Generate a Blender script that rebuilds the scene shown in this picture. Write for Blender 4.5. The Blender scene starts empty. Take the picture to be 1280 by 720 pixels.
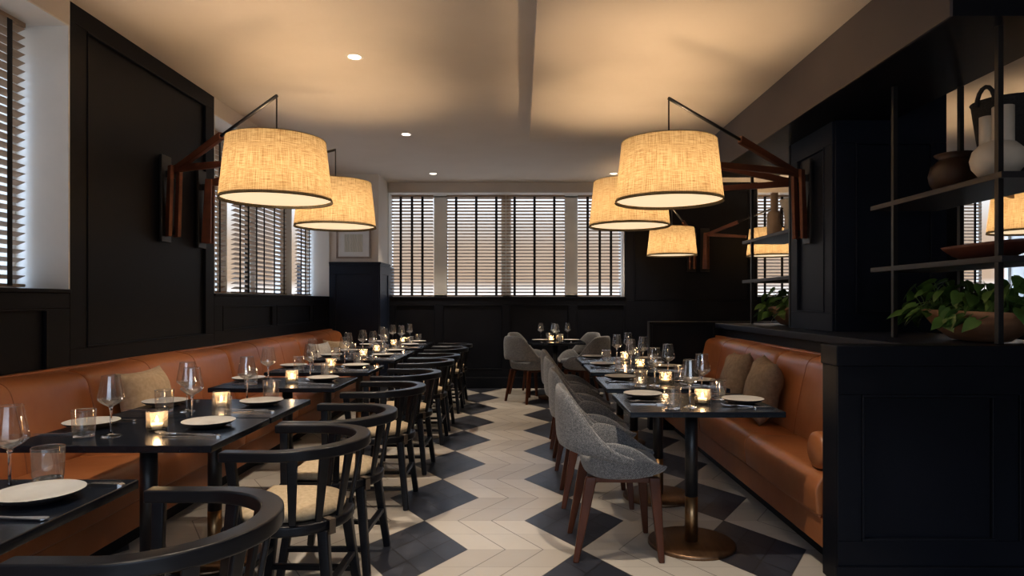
import bpy, bmesh, math, random
from math import pi, sin, cos, radians as R
from mathutils import Vector, Matrix
random.seed(7)
S = bpy.context.scene
COL = S.collection

# ------------------------------------------------------------------ helpers
class MB:
    """collects geometry, builds ONE mesh object"""
    def __init__(s): s.v=[]; s.f=[]; s.m=[]; s.sm=[]
    def add(s, vs, fs, mi=0, smooth=False):
        o=len(s.v); s.v += [tuple(p) for p in vs]
        for f in fs:
            s.f.append([i+o for i in f]); s.m.append(mi); s.sm.append(smooth)
    def box(s, x0,x1,y0,y1,z0,z1, mi=0):
        vs=[(x,y,z) for x in (x0,x1) for y in (y0,y1) for z in (z0,z1)]
        s.add(vs,[(0,1,3,2),(4,6,7,5),(0,4,5,1),(2,3,7,6),(0,2,6,4),(1,5,7,3)],mi)
    def loft(s, secs, mi=0, caps=True, closed=True, smooth=True):
        n=len(secs[0]); vs=[p for q in secs for p in q]; fs=[]
        for i in range(len(secs)-1):
            for j in range(n if closed else n-1):
                k=(j+1)%n
                fs.append((i*n+j,i*n+k,(i+1)*n+k,(i+1)*n+j))
        s.add(vs,fs,mi,smooth)
        if caps:
            o=len(s.v)-len(vs)
            s.f.append([o+j for j in range(n)][::-1]); s.m.append(mi); s.sm.append(False)
            s.f.append([o+(len(secs)-1)*n+j for j in range(n)]); s.m.append(mi); s.sm.append(False)
    def lathe(s, prof, seg=24, c=(0,0,0), mi=0, smooth=True, sx=1, sy=1):
        rows=[]
        for r,z in prof:
            rows.append([(c[0]+sx*r*cos(2*pi*k/seg), c[1]+sy*r*sin(2*pi*k/seg), c[2]+z) for k in range(seg)])
        vs=[p for q in rows for p in q]; fs=[]
        for i in range(len(rows)-1):
            for j in range(seg):
                k=(j+1)%seg
                fs.append((i*seg+j,i*seg+k,(i+1)*seg+k,(i+1)*seg+j))
        s.add(vs,fs,mi,smooth)
        o=len(s.v)-len(vs)
        if prof[0][0]>1e-5:
            pass
    def disc(s, r, z, seg=24, c=(0,0), mi=0, up=True):
        vs=[(c[0]+r*cos(2*pi*k/seg), c[1]+r*sin(2*pi*k/seg), z) for k in range(seg)]
        f=list(range(seg)); s.add(vs,[f if up else f[::-1]],mi)
    def tube(s, pts, rad, seg=8, mi=0, caps=True, up=None, smooth=True):
        """round tube along points; rad number or list"""
        pts=[Vector(p) for p in pts]; n=len(pts); secs=[]
        rr=rad if isinstance(rad,(list,tuple)) else [rad]*n
        u=None
        for i,p in enumerate(pts):
            t=(pts[min(i+1,n-1)]-pts[max(i-1,0)]).normalized()
            if u is None:
                u=t.cross(Vector((0,0,1)))
                if u.length<1e-3: u=t.cross(Vector((1,0,0)))
            u=(u-t*u.dot(t)).normalized(); w=t.cross(u)
            secs.append([p+u*rr[i]*cos(2*pi*k/seg)+w*rr[i]*sin(2*pi*k/seg) for k in range(seg)])
        s.loft(secs,mi,caps,True,smooth)
    def bar(s, a, b, w0, h0, w1=None, h1=None, side=(1,0,0), mi=0):
        """rectangular bar a->b; w along 'side' direction, h along the other"""
        a=Vector(a); b=Vector(b); t=(b-a).normalized(); sd=Vector(side)
        u=(sd-t*sd.dot(t)).normalized(); w=t.cross(u)
        w1=w0 if w1 is None else w1; h1=h0 if h1 is None else h1
        secs=[]
        for p,ww,hh in ((a,w0,h0),(b,w1,h1)):
            secs.append([p+u*ww/2*i+w*hh/2*j for i,j in ((-1,-1),(1,-1),(1,1),(-1,1))])
        s.loft(secs,mi,True,True,False)
    def build(s, name, mats, parent=None, bevel=0, seg=2, sub=0, solid=0, loc=None):
        me=bpy.data.meshes.new(name); me.from_pydata(s.v,[],s.f); 
        if not isinstance(mats,(list,tuple)): mats=[mats]
        for m in mats: me.materials.append(m)
        for p,mi,sm in zip(me.polygons,s.m,s.sm): p.material_index=mi; p.use_smooth=sm
        bm=bmesh.new(); bm.from_mesh(me)
        bmesh.ops.recalc_face_normals(bm,faces=bm.faces[:]); bm.to_mesh(me); bm.free()
        o=bpy.data.objects.new(name,me); COL.objects.link(o)
        if parent: o.parent=parent
        if loc: o.location=loc
        if solid:
            md=o.modifiers.new('solid','SOLIDIFY'); md.thickness=solid; md.offset=0
        if sub:
            md=o.modifiers.new('sub','SUBSURF'); md.levels=sub; md.render_levels=sub
        if bevel:
            md=o.modifiers.new('bevel','BEVEL'); md.width=bevel; md.segments=seg; md.limit_method='ANGLE'; md.angle_limit=R(40)
            for p in me.polygons: p.use_smooth=True
            md=o.modifiers.new('wn','WEIGHTED_NORMAL'); md.keep_sharp=False
        return o

def tag(o,label,cat,group=None):
    o['label']=label; o['category']=cat
    if group: o['group']=group
    return o
def thing(name,label,cat,loc=(0,0,0),rz=0,group=None):
    o=bpy.data.objects.new(name,None); COL.objects.link(o); o.empty_display_size=.1
    o.location=loc; o.rotation_euler=(0,0,rz); return tag(o,label,cat,group)
def structure(o):
    o['kind']='structure'; return o
def dup(root,loc,rz,label,group=None,parent=None):
    c=root.copy(); COL.objects.link(c)
    if parent is None:
        c.location=loc; c.rotation_euler=(0,0,rz); c['label']=label
        if group: c['group']=group
    else: c.parent=parent
    for ch in list(root.children): dup(ch,None,None,None,None,c)
    return c

# ------------------------------------------------------------------ materials
class N:
    """tiny expression helper over shader math nodes"""
    def __init__(s,nt): s.nt=nt
    def m(s,op,*a):
        n=s.nt.nodes.new('ShaderNodeMath'); n.operation=op
        for i,x in enumerate(a):
            if isinstance(x,(int,float)): n.inputs[i].default_value=x
            else: s.nt.links.new(x,n.inputs[i])
        return n.outputs[0]
    def node(s,t,**k):
        n=s.nt.nodes.new(t)
        for a,b in k.items(): setattr(n,a,b)
        return n
    def link(s,a,b): s.nt.links.new(a,b)
    def xyz(s,src='Object'):
        n=s.node('ShaderNodeTexCoord'); sp=s.node('ShaderNodeSeparateXYZ'); s.link(n.outputs[src],sp.inputs[0])
        return n.outputs[src],sp.outputs
    def vec(s,x,y,z):
        n=s.node('ShaderNodeCombineXYZ')
        for i,q in enumerate((x,y,z)):
            if isinstance(q,(int,float)): n.inputs[i].default_value=q
            else: s.link(q,n.inputs[i])
        return n.outputs[0]
    def noise(s,vec,scale,detail=3,rough=.5):
        n=s.node('ShaderNodeTexNoise'); n.inputs['Scale'].default_value=scale; n.inputs['Detail'].default_value=detail
        n.inputs['Roughness'].default_value=rough
        if vec is not None: s.link(vec,n.inputs['Vector'])
        return n.outputs['Fac']
    def ramp(s,fac,stops):
        n=s.node('ShaderNodeValToRGB'); e=n.color_ramp.elements
        while len(e)<len(stops): e.new(.5)
        for q,(p,c) in zip(e,stops): q.position=p; q.color=(*c,1)
        s.link(fac,n.inputs[0]); return n.outputs[0]
    def mix(s,f,a,b):
        n=s.node('ShaderNodeMix',data_type='RGBA')
        for i,q in ((0,f),(6,a),(7,b)):
            if isinstance(q,(int,float)): n.inputs[i].default_value=q
            elif isinstance(q,tuple): n.inputs[i].default_value=(*q,1)
            else: s.link(q,n.inputs[i])
        return n.outputs[2]
    def bump(s,h,dist=.002,strength=.4):
        n=s.node('ShaderNodeBump'); n.inputs['Distance'].default_value=dist; n.inputs['Strength'].default_value=strength
        s.link(h,n.inputs['Height']); return n.outputs[0]

def mat(name,base=(.5,.5,.5),rough=.5,metal=0,spec=.5,emit=None,es=0,sheen=0):
    m=bpy.data.materials.new(name); m.use_nodes=True; nt=m.node_tree; b=nt.nodes['Principled BSDF']
    b.inputs['Base Color'].default_value=(*base,1); b.inputs['Roughness'].default_value=rough
    b.inputs['Metallic'].default_value=metal; b.inputs['Specular IOR Level'].default_value=spec
    if emit: b.inputs['Emission Color'].default_value=(*emit,1); b.inputs['Emission Strength'].default_value=es
    if sheen: b.inputs['Sheen Weight'].default_value=sheen
    return m,N(nt),b
def noisy(name,c0,c1,scale,rough=.5,bump=0,stretch=(1,1,1),metal=0,spec=.5,detail=4,dist=.002,rv=0):
    m,n,b=mat(name,c0,rough,metal,spec)
    v,xyz=n.xyz('Object')
    mp=n.node('ShaderNodeMapping'); mp.inputs['Scale'].default_value=stretch; n.link(v,mp.inputs[0])
    f=n.noise(mp.outputs[0],scale,detail,.55)
    n.link(n.ramp(f,[(.3,c0),(.7,c1)]),b.inputs['Base Color'])
    if bump: n.link(n.bump(f,dist,bump),b.inputs['Normal'])
    if rv: n.link(n.m('MULTIPLY_ADD',f,rv,rough-rv/2),b.inputs['Roughness'])
    return m

M={}
M['black_paint']=noisy('black_paint',(.0040,.0048,.0080),(.0058,.0068,.0112),3,.46,.05,rv=.08,spec=.14)
M['navy_paint']=noisy('navy_paint',(.0065,.0105,.023),(.009,.0145,.031),3,.46,.05,spec=.2)
M['plaster']=noisy('plaster',(.60,.55,.50),(.64,.59,.54),2,.85,.06)
M['white_trim']=noisy('white_trim',(.68,.68,.66),(.74,.73,.70),4,.5,.04)
M['tan_plaster']=noisy('tan_plaster',(.42,.34,.26),(.46,.37,.28),2,.85,.05)
M['beam_paint']=noisy('beam_paint',(.080,.066,.066),(.090,.074,.074),2,.7,.05)
M['black_wood']=noisy('black_wood',(.0045,.0048,.007),(.008,.0085,.0115),14,.32,.12,(1,1,6),rv=.12,spec=.24)
M['table_black']=noisy('table_black',(.0050,.0072,.0128),(.0068,.0095,.0160),5,.22,0,spec=.32)
M['black_metal']=noisy('black_metal',(.008,.008,.010),(.013,.013,.015),20,.38,.04)
M['shelf_metal']=noisy('shelf_metal',(.020,.020,.026),(.028,.027,.033),12,.42,.04)
M['brass']=noisy('aged_brass',(.28,.16,.075),(.36,.22,.11),8,.36,.04,(1,1,.2),1,rv=.12)
M['bronze']=noisy('bronze_plate',(.17,.10,.06),(.24,.145,.085),6,.42,.05,(6,1,1),1,rv=.12)
M['steel']=noisy('steel',(.66,.66,.67),(.74,.74,.74),10,.26,0,(1,1,1),1)
M['walnut']=noisy('walnut',(.048,.014,.006),(.10,.030,.013),9,.36,.1,(1,1,.12),spec=.25)
M['walnut_dark']=noisy('walnut_dark',(.085,.024,.012),(.16,.050,.024),9,.42,.1,(.4,.4,2))
M['slat_wood']=noisy('slat_wood',(.28,.19,.125),(.40,.29,.20),7,.5,.05,(.3,3,3))
M['tape']=noisy('blind_tape',(.006,.006,.008),(.010,.010,.012),60,.8)
M['mullion_brown']=noisy('mullion_brown',(.045,.022,.014),(.065,.034,.02),6,.5)
M['pad']=noisy('seat_pad_linen',(.42,.32,.20),(.56,.44,.29),55,.9,.5,(1,1,1),dist=.003)
M['strap']=noisy('leather_strap',(.06,.042,.03),(.09,.065,.045),30,.6,.1)
M['pillow_tan']=noisy('pillow_tan',(.40,.29,.18),(.52,.39,.26),40,.95,.5,dist=.003)
M['pillow_grey']=noisy('pillow_grey',(.42,.40,.38),(.55,.53,.50),40,.95,.5,dist=.003)
M['pillow_brown']=noisy('pillow_brown',(.22,.155,.10),(.32,.23,.155),40,.95,.5,dist=.003)
M['plate_top']=noisy('plate_glaze',(.44,.43,.41),(.52,.51,.49),14,.35,.05)
M['plate_under']=noisy('plate_underside',(.020,.018,.018),(.035,.03,.03),14,.55,.05)
M['napkin']=noisy('napkin',(.62,.62,.62),(.7,.7,.7),60,.9,.2)
M['wax']=mat('wax',(.85,.70,.48),.5)[0]
M['flame']=mat('flame',(1,.6,.2),.5,emit=(1,.55,.16),es=45)[0]
M['downlight']=mat('downlight_lens',(1,1,1),.5,emit=(1,.82,.62),es=9)[0]
M['diffuser']=mat('lamp_diffuser',(.9,.86,.78),.6,emit=(1,.76,.46),es=.95)[0]
M['bulb']=mat('bulb_glow',(1,.9,.8),.5,emit=(1,.58,.24),es=6)[0]
M['piping']=noisy('shade_piping',(.035,.018,.010),(.05,.026,.014),30,.8)
M['ceramic_white']=noisy('ceramic_white',(.68,.63,.56),(.76,.71,.63),9,.6,.1)
M['ceramic_tan']=noisy('ceramic_tan',(.42,.32,.24),(.50,.39,.30),16,.75,.2)
M['clay_dark']=noisy('clay_dark',(.030,.017,.012),(.085,.042,.026),5,.45,.15,(1,1,.5))
M['basket']=noisy('woven_basket',(.006,.006,.007),(.022,.021,.022),70,.8,.9,(1,1,2.2),dist=.006)
M['bowl_wood']=noisy('bowl_wood',(.25,.125,.07),(.42,.24,.14),7,.62,.25,(1,.4,2.5),dist=.004)
M['bowl_red']=noisy('bowl_red',(.09,.025,.018),(.14,.045,.030),7,.5,.15)
M['soil']=noisy('soil',(.02,.013,.009),(.04,.028,.02),60,.95,.8,dist=.006)
M['leaf']=noisy('leaf',(.035,.10,.022),(.12,.24,.055),6,.38,.1)
M['frame']=noisy('picture_frame_wood',(.22,.17,.15),(.28,.22,.19),9,.5,.05)
M['mat_board']=noisy('mat_board',(.72,.74,.76),(.76,.78,.8),9,.8)

def leather():
    m,n,b=mat('tan_leather',(.42,.15,.045),.36,spec=.45)
    v,_=n.xyz('Object')
    f=n.noise(v,2.2,5,.6); g=n.noise(v,140,3,.6); h=n.noise(v,9,3,.5)
    n.link(n.ramp(f,[(.25,(.26,.082,.027)),(.55,(.35,.122,.042)),(.8,(.42,.160,.058))]),b.inputs['Base Color'])
    n.link(n.m('MULTIPLY_ADD',f,.22,.27),b.inputs['Roughness'])
    hh=n.m('ADD',n.m('MULTIPLY',g,.25),n.m('MULTIPLY',h,2.0))
    n.link(n.bump(hh,.004,.35),b.inputs['Normal']); return m
M['leather']=leather()
M['welt']=noisy('leather_welt',(.20,.060,.020),(.26,.085,.030),20,.5)

def tweed():
    m,n,b=mat('grey_tweed',(.2,.2,.2),.95,sheen=.25)
    v,xyz=n.xyz('Object')
    a=n.m('SINE',n.m('MULTIPLY',n.m('ADD',xyz[0],xyz[1]),720)); c=n.m('SINE',n.m('MULTIPLY',xyz[2],760))
    f=n.noise(v,230,2,.7); g=n.noise(v,95,2,.5)
    w=n.m('ADD',n.m('MULTIPLY',n.m('MULTIPLY',a,c),.12),n.m('ADD',n.m('MULTIPLY',f,.7),n.m('MULTIPLY',g,.35)))
    n.link(n.ramp(w,[(.34,(.040,.042,.048)),(.52,(.145,.148,.156)),(.70,(.33,.33,.335))]),b.inputs['Base Color'])
    n.link(n.bump(w,.004,.6),b.inputs['Normal']); return m
M['tweed']=tweed()

def burlap():
    """woven linen lamp shade: lets the bulb's light through"""
    m=bpy.data.materials.new('linen_shade'); m.use_nodes=True; nt=m.node_tree; n=N(nt)
    nt.nodes.remove(nt.nodes['Principled BSDF']); out=nt.nodes['Material Output']
    v,xyz=n.xyz('Object')
    ang=n.m('ARCTAN2',xyz[1],xyz[0])
    vert=n.noise(n.vec(n.m('MULTIPLY',ang,95),n.m('MULTIPLY',xyz[2],7),0),1,3,.7)
    hor=n.noise(n.vec(n.m('MULTIPLY',ang,4),n.m('MULTIPLY',xyz[2],250),3),1,3,.7)
    fine=n.m('MULTIPLY',n.m('SINE',n.m('MULTIPLY',ang,420)),n.m('SINE',n.m('MULTIPLY',xyz[2],1300)))
    w=n.m('ADD',n.m('MULTIPLY',n.m('ADD',vert,hor),.5),n.m('MULTIPLY',fine,.03))
    col=n.ramp(w,[(.40,(.088,.060,.030)),(.49,(.158,.125,.076)),(.58,(.215,.182,.125))])
    tr=n.node('ShaderNodeBsdfTranslucent'); df=n.node('ShaderNodeBsdfDiffuse'); mx=n.node('ShaderNodeMixShader')
    n.link(col,tr.inputs[0]); n.link(col,df.inputs[0]); mx.inputs[0].default_value=.38
    n.link(tr.outputs[0],mx.inputs[1]); n.link(df.outputs[0],mx.inputs[2]); n.link(mx.outputs[0],out.inputs[0])
    return m
M['shade']=burlap()

def thin_glass(name,tint=(.97,.97,.97),rough=.03,boost=1.0,base=.05,haze=0):
    m=bpy.data.materials.new(name); m.use_nodes=True; nt=m.node_tree; n=N(nt)
    nt.nodes.remove(nt.nodes['Principled BSDF']); out=nt.nodes['Material Output']
    t=n.node('ShaderNodeBsdfTransparent'); t.inputs[0].default_value=(*tint,1)
    g=n.node('ShaderNodeBsdfGlossy'); g.inputs['Roughness'].default_value=rough
    lw=n.node('ShaderNodeLayerWeight'); lw.inputs['Blend'].default_value=.5
    fac=n.m('MULTIPLY_ADD',n.m('POWER',lw.outputs['Facing'],3.0),.42*boost,base)
    mx=n.node('ShaderNodeMixShader'); n.link(fac,mx.inputs[0])
    src=t.outputs[0]
    if haze:
        d=n.node('ShaderNodeBsdfTranslucent'); d.inputs[0].default_value=(.9,.9,.9,1); hx=n.node('ShaderNodeMixShader'); hx.inputs[0].default_value=haze
        n.link(src,hx.inputs[1]); n.link(d.outputs[0],hx.inputs[2]); src=hx.outputs[0]
    n.link(src,mx.inputs[1]); n.link(g.outputs[0],mx.inputs[2]); n.link(mx.outputs[0],out.inputs[0]); return m
M['glass_base']=thin_glass('bowl_bottom_glass',(.95,.95,.96),.05,1.3,.34,.12)
M['glass']=thin_glass('drinking_glass',(.98,.98,.98),.02,1.2,.12,.025)
M['tumbler_glass']=thin_glass('tumbler_glass',(.95,.95,.96),.025,1.4,.15,.13)
M['pane']=thin_glass('window_glass',(.96,.97,.98),.0,.6)
def solid_glass():
    m=bpy.data.materials.new('solid_glass'); m.use_nodes=True; nt=m.node_tree; n=N(nt)
    nt.nodes.remove(nt.nodes['Principled BSDF']); out=nt.nodes['Material Output']
    g=n.node('ShaderNodeBsdfGlass'); g.inputs['IOR'].default_value=1.48; g.inputs['Roughness'].default_value=.02
    n.link(g.outputs[0],out.inputs[0]); return m
M['solid_glass']=solid_glass()
def cup_glass():
    m=bpy.data.materials.new('candle_cup_glass'); m.use_nodes=True; nt=m.node_tree; n=N(nt)
    nt.nodes.remove(nt.nodes['Principled BSDF']); out=nt.nodes['Material Output']
    t=n.node('ShaderNodeBsdfTransparent'); t.inputs[0].default_value=(.95,.93,.9,1)
    l=n.node('ShaderNodeBsdfTranslucent'); l.inputs[0].default_value=(.8,.75,.68,1)
    g=n.node('ShaderNodeBsdfGlossy'); g.inputs['Roughness'].default_value=.06
    a=n.node('ShaderNodeMixShader'); a.inputs[0].default_value=.11; n.link(t.outputs[0],a.inputs[1]); n.link(l.outputs[0],a.inputs[2])
    lw=n.node('ShaderNodeLayerWeight'); lw.inputs['Blend'].default_value=.15
    b=n.node('ShaderNodeMixShader'); n.link(lw.outputs['Fresnel'],b.inputs[0]); n.link(a.outputs[0],b.inputs[1]); n.link(g.outputs[0],b.inputs[2])
    n.link(b.outputs[0],out.inputs[0]); return m
M['cup_glass']=cup_glass()

def print_mat():
    m,n,b=mat('print',(.6,.6,.55),.7)
    v,xyz=n.xyz('Object')
    w=n.node('ShaderNodeTexWave'); w.inputs['Scale'].default_value=3; w.inputs['Distortion'].default_value=6; n.link(v,w.inputs[0])
    n.link(n.ramp(w.outputs['Fac'],[(.0,(.50,.50,.44)),(.5,(.62,.62,.56)),(.55,(.40,.42,.38)),(1,(.60,.60,.55))]),b.inputs['Base Color']); return m
M['print']=print_mat()

def floor_mat():
    m,n,b=mat('chevron_tile_floor',(.5,.5,.5),.35)
    tc=n.node('ShaderNodeNewGeometry'); sp=n.node('ShaderNodeSeparateXYZ'); n.link(tc.outputs['Position'],sp.inputs[0])
    X,Y=sp.outputs[0],sp.outputs[1]
    s,a,P,X0,Y0=.874,.288,.882,-.563,3.345
    xr=n.m('DIVIDE',n.m('SUBTRACT',X,X0),s); k=n.m('FLOOR',xr)
    xl=n.m('MULTIPLY',n.m('SUBTRACT',xr,k),s)
    par=n.m('FLOORED_MODULO',k,2)
    g=n.m('ADD',n.m('DIVIDE',n.m('SUBTRACT',Y,Y0),P),n.m('MULTIPLY',par,.5))
    e=n.m('SUBTRACT',n.m('FRACT',n.m('ADD',g,.5)),.5)            # signed, 0 at widest (left column)
    d=n.m('ABSOLUTE',e)
    er=n.m('SUBTRACT',n.m('FRACT',g),.5)                          # right column
    xb=n.m('MULTIPLY',n.m('SUBTRACT',1,n.m('MULTIPLY',d,2)),a)
    t=n.m('DIVIDE',n.m('SUBTRACT',xl,xb),s-a)
    dark=n.m('MAXIMUM',n.m('LESS_THAN',t,0),n.m('GREATER_THAN',t,1))
    right=n.m('GREATER_THAN',t,.5)
    # white planks
    t3=n.m('MULTIPLY',t,3); ft=n.m('FRACT',t3)
    dl=n.m('MULTIPLY',n.m('MINIMUM',ft,n.m('SUBTRACT',1,ft)),(s-a)/3)
    g4=n.m('MULTIPLY',g,4); f4=n.m('FRACT',g4)
    dh=n.m('MULTIPLY',n.m('MINIMUM',f4,n.m('SUBTRACT',1,f4)),P/4)
    groutw=n.m('MAXIMUM',n.m('LESS_THAN',dl,.0035),n.m('MULTIPLY',n.m('LESS_THAN',dh,.0018),.55))
    wn=n.node('ShaderNodeTexWhiteNoise',noise_dimensions='3D'); n.link(n.vec(n.m('FLOOR',t3),n.m('FLOOR',g4),k),wn.inputs['Vector'])
    slope=n.m('GREATER_THAN',e,0)  # tile sheen by plank direction, painted into the colour
    v=n.m('ADD',n.m('MULTIPLY',wn.outputs['Value'],.35),n.m('MULTIPLY',slope,.5))
    cw=n.ramp(v,[(0,(.39,.355,.31)),(1,(.57,.53,.47))])
    no=n.noise(tc.outputs['Position'],5,4,.6)
    cw=n.mix(n.m('MULTIPLY',no,.30),cw,(.36,.31,.26))
    cw=n.mix(groutw,cw,(.16,.14,.12))
    # dark rhombs cut in 3 x 3
    xx=n.m('DIVIDE',n.m('SUBTRACT',xl,n.m('MULTIPLY',right,s)),a)
    ee=n.m('ADD',n.m('MULTIPLY',right,er),n.m('MULTIPLY',n.m('SUBTRACT',1,right),e))
    p=n.m('MULTIPLY',n.m('ADD',n.m('ADD',xx,n.m('MULTIPLY',ee,2)),1),1.5)
    q=n.m('MULTIPLY',n.m('ADD',n.m('SUBTRACT',xx,n.m('MULTIPLY',ee,2)),1),1.5)
    fp=n.m('FRACT',p); fq=n.m('FRACT',q)
    dp=n.m('MINIMUM',n.m('MINIMUM',fp,n.m('SUBTRACT',1,fp)),n.m('MINIMUM',fq,n.m('SUBTRACT',1,fq)))
    gd=n.m('LESS_THAN',dp,.026)
    wd=n.node('ShaderNodeTexWhiteNoise',noise_dimensions='3D')
    n.link(n.vec(n.m('FLOOR',p),n.m('FLOOR',q),n.m('ADD',n.m('MULTIPLY',n.m('FLOOR',n.m('ADD',g,.25)),3.7),k)),wd.inputs['Vector'])
    cd=n.ramp(n.m('ADD',n.m('MULTIPLY',wd.outputs['Value'],.6),n.m('MULTIPLY',no,.4)),[(.1,(.011,.013,.021)),(.9,(.040,.044,.060))])
    cd=n.mix(gd,cd,(.010,.010,.013))
    n.link(n.mix(dark,cw,cd),b.inputs['Base Color'])
    rg=n.m('MULTIPLY_ADD',no,.16,.29)
    n.link(n.m('ADD',rg,n.m('MULTIPLY',dark,.04)),b.inputs['Roughness'])
    hgt=n.m('SUBTRACT',n.m('MULTIPLY',no,.4),n.m('MULTIPLY',n.m('MAXIMUM',n.m('MULTIPLY',groutw,n.m('SUBTRACT',1,dark)),n.m('MULTIPLY',gd,dark)),.5))
    n.link(n.bump(hgt,.002,.35),b.inputs['Normal']); return m
M['floor']=floor_mat()

# ------------------------------------------------------------------ setting
def sbox(name,x0,x1,y0,y1,z0,z1,m,bevel=0,parent=None):
    b=MB(); b.box(x0,x1,y0,y1,z0,z1); o=b.build(name,M[m],parent,bevel)
    if parent is None: structure(o)
    return o
CEIL=3.046; LX=-2.644; BY=9.6; RX=8.2; FY=-3.3
sbox('floor',-3.35,RX+.2,FY-.2,BY+.45,-.08,0,'floor')
sbox('ceiling',-3.35,RX+.2,FY-.2,BY+.45,CEIL,CEIL+.1,'plaster')
sbox('ceiling_soffit',.09,1.916,FY,6.67,2.926,CEIL,'plaster')
bm_=sbox('beam',1.930,2.62,2.895,6.67,2.557,CEIL,'black_paint')
sbox('beam_cladding',1.916,1.930,2.895,6.67,2.555,CEIL,'beam_paint',0,bm_)

def panel(b,axis,face,out,u0,u1,z0,z1,w=.022,d=.014):
    """raised moulding rectangle on a wall face. axis 'x': wall normal along x"""
    for (a0,a1,c0,c1) in ((u0,u1,z0,z0+w),(u0,u1,z1-w,z1),(u0,u0+w,z0+w,z1-w),(u1-w,u1,z0+w,z1-w)):
        f0,f1=sorted((face,face+out*d))
        if axis=='x': b.box(f0,f1,a0,a1,c0,c1)
        else: b.box(a0,a1,f0,f1,c0,c1)
def stiles(b,axis,face,out,u0,u1,z0,z1,panels,d=.018):
    """solid frame (rails + stiles) leaving the listed panels sunk: panels=[(ua,ub,za,zb)] in one row"""
    f0,f1=sorted((face,face+out*d))
    def bx(a0,a1,c0,c1):
        if a1-a0<1e-4 or c1-c0<1e-4: return
        if axis=='x': b.box(f0,f1,a0,a1,c0,c1)
        else: b.box(a0,a1,f0,f1,c0,c1)
    za,zb=panels[0][2],panels[0][3]
    bx(u0,u1,z0,za); bx(u0,u1,zb,z1)
    e=u0
    for (a,c,_,_) in panels: bx(e,a,za,zb); e=c
    bx(e,u1,za,zb)

# left wall : wainscot below the sills, pilasters, strip above the windows
w=MB(); w.box(-3.3,LX-.018,FY,BY+.2,0,1.33)
for (a,c) in ((FY,1.2),(3.8,5.59)): w.box(-3.3,LX-.018,a,c,1.33,CEIL)
wl=structure(w.build('wall_left',M['black_paint']))
f=MB()
rows=[(-3.1,-2.0),(-1.85,-.5),(-.35,1.1),(1.3,2.5),(2.62,3.62)]
stiles(f,'x',LX-.018,1,FY,3.8,0,1.33,[(a,c,.10,1.24) for a,c in rows])
stiles(f,'x',LX-.018,1,3.8,5.59,0,CEIL,[(3.95,5.44,1.0,2.93)])
stiles(f,'x',LX-.018,1,5.59,BY,0,1.33,[(5.75,6.9,1.02,1.24),(7.02,8.15,1.02,1.24),(8.25,8.85,1.02,1.24)])
stiles(f,'x',LX-.018,1,FY,1.2,1.33,CEIL,[(-3.1,-2.75,1.5,2.93),(-.2,1.05,1.5,2.93)])
f.build('panel_frame',M['black_paint'],wl,.004)
f=MB()
panel(f,'x',LX-.018,1,3.95,5.44,1.0,2.93,.012,.024)
for a,c in rows: panel(f,'x',LX-.018,1,a,c,.10,1.24,.012,.022)
for a,c in ((5.75,6.9),(7.02,8.15),(8.25,8.85)): panel(f,'x',LX-.018,1,a,c,1.02,1.24,.012,.022)
f.build('panel_moulding',M['black_paint'],wl,.003)
w=MB(); w.box(-3.3,LX,1.2,3.8,2.9,CEIL); w.box(-3.3,LX,5.59,BY+.2,2.9,CEIL); w.box(-3.3,LX,-2.65,-.35,2.9,CEIL)
structure(w.build('trim_1',M['plaster']))
s_=MB(); s_.box(-3.1,LX+.012,FY,3.8,1.33,1.352); s_.box(-3.1,LX+.012,5.59,8.95,1.33,1.352)
structure(s_.build('trim_2',M['black_paint'],None,.003))
# corner pier at the back left
w=MB(); w.box(LX-.45,-1.956,8.95,BY+.4,0,1.80); pier=structure(w.build('pier',M['navy_paint'],None,.004))
f=MB(); stiles(f,'y',8.95,-1,LX,-1.956,0,1.80,[(LX+.09,-2.046,.25,1.66)],.014)
stiles(f,'x',-1.956,1,8.95,BY,0,1.80,[(9.06,9.5,.25,1.66)],.014)
f.build('panel_frame',M['navy_paint'],pier,.003)
f=MB(); f.box(LX,-1.925,8.915,BY,1.80,1.826); f.box(LX,-1.935,8.925,BY,1.775,1.80); f.build('cap',M['navy_paint'],pier,.005)
f=MB(); f.box(LX-.45,-1.970,8.965,BY+.4,1.826,CEIL); f.build('plaster_top',M['plaster'],pier)
# back wall
w=MB()
w.box(-1.956,RX,BY,BY+.4,0,1.33); w.box(-1.97,1.55,BY,BY+.4,2.904,CEIL); w.box(1.553,3.50,BY,BY+.4,1.33,CEIL)
w.box(3.50,6.5,BY,BY+.4,2.904,CEIL); w.box(5.3,6.5,BY,BY+.4,1.33,2.904); w.box(6.5,RX,BY,BY+.4,2.904,CEIL); w.box(7.5,RX,BY,BY+.4,1.33,2.904)
wb=structure(w.build('wall_back',M['black_paint']))
xs=[-1.86,-1.16,-.166,.83,1.65]
f=MB(); stiles(f,'y',BY,-1,-1.956,1.553,0,1.33,[(xs[i]+.0,xs[i+1]-.11,.276,1.235) for i in range(4)])
stiles(f,'y',BY,-1,1.553,3.50,0,CEIL,[(1.68,3.38,1.30,2.93)])
f.build('panel_frame',M['black_paint'],wb,.004)
f=MB()
for i in range(4): panel(f,'y',BY,-1,xs[i],xs[i+1]-.11,.276,1.235,.014,.024)
panel(f,'y',BY,-1,1.68,3.38,1.30,2.93,.014,.024)
f.build('panel_moulding',M['black_paint'],wb,.003)
w=MB(); w.box(-1.97,1.553,BY-.004,BY,2.904,CEIL); w.box(3.5,RX,BY-.004,BY,2.904,CEIL); structure(w.build('trim_3',M['plaster']))
w=MB(); w.box(-1.956,1.56,BY-.035,BY+.38,1.33,1.352); w.box(3.5,7.5,BY-.035,BY+.38,1.33,1.352); structure(w.build('trim_4',M['black_paint'],None,.003))
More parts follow.
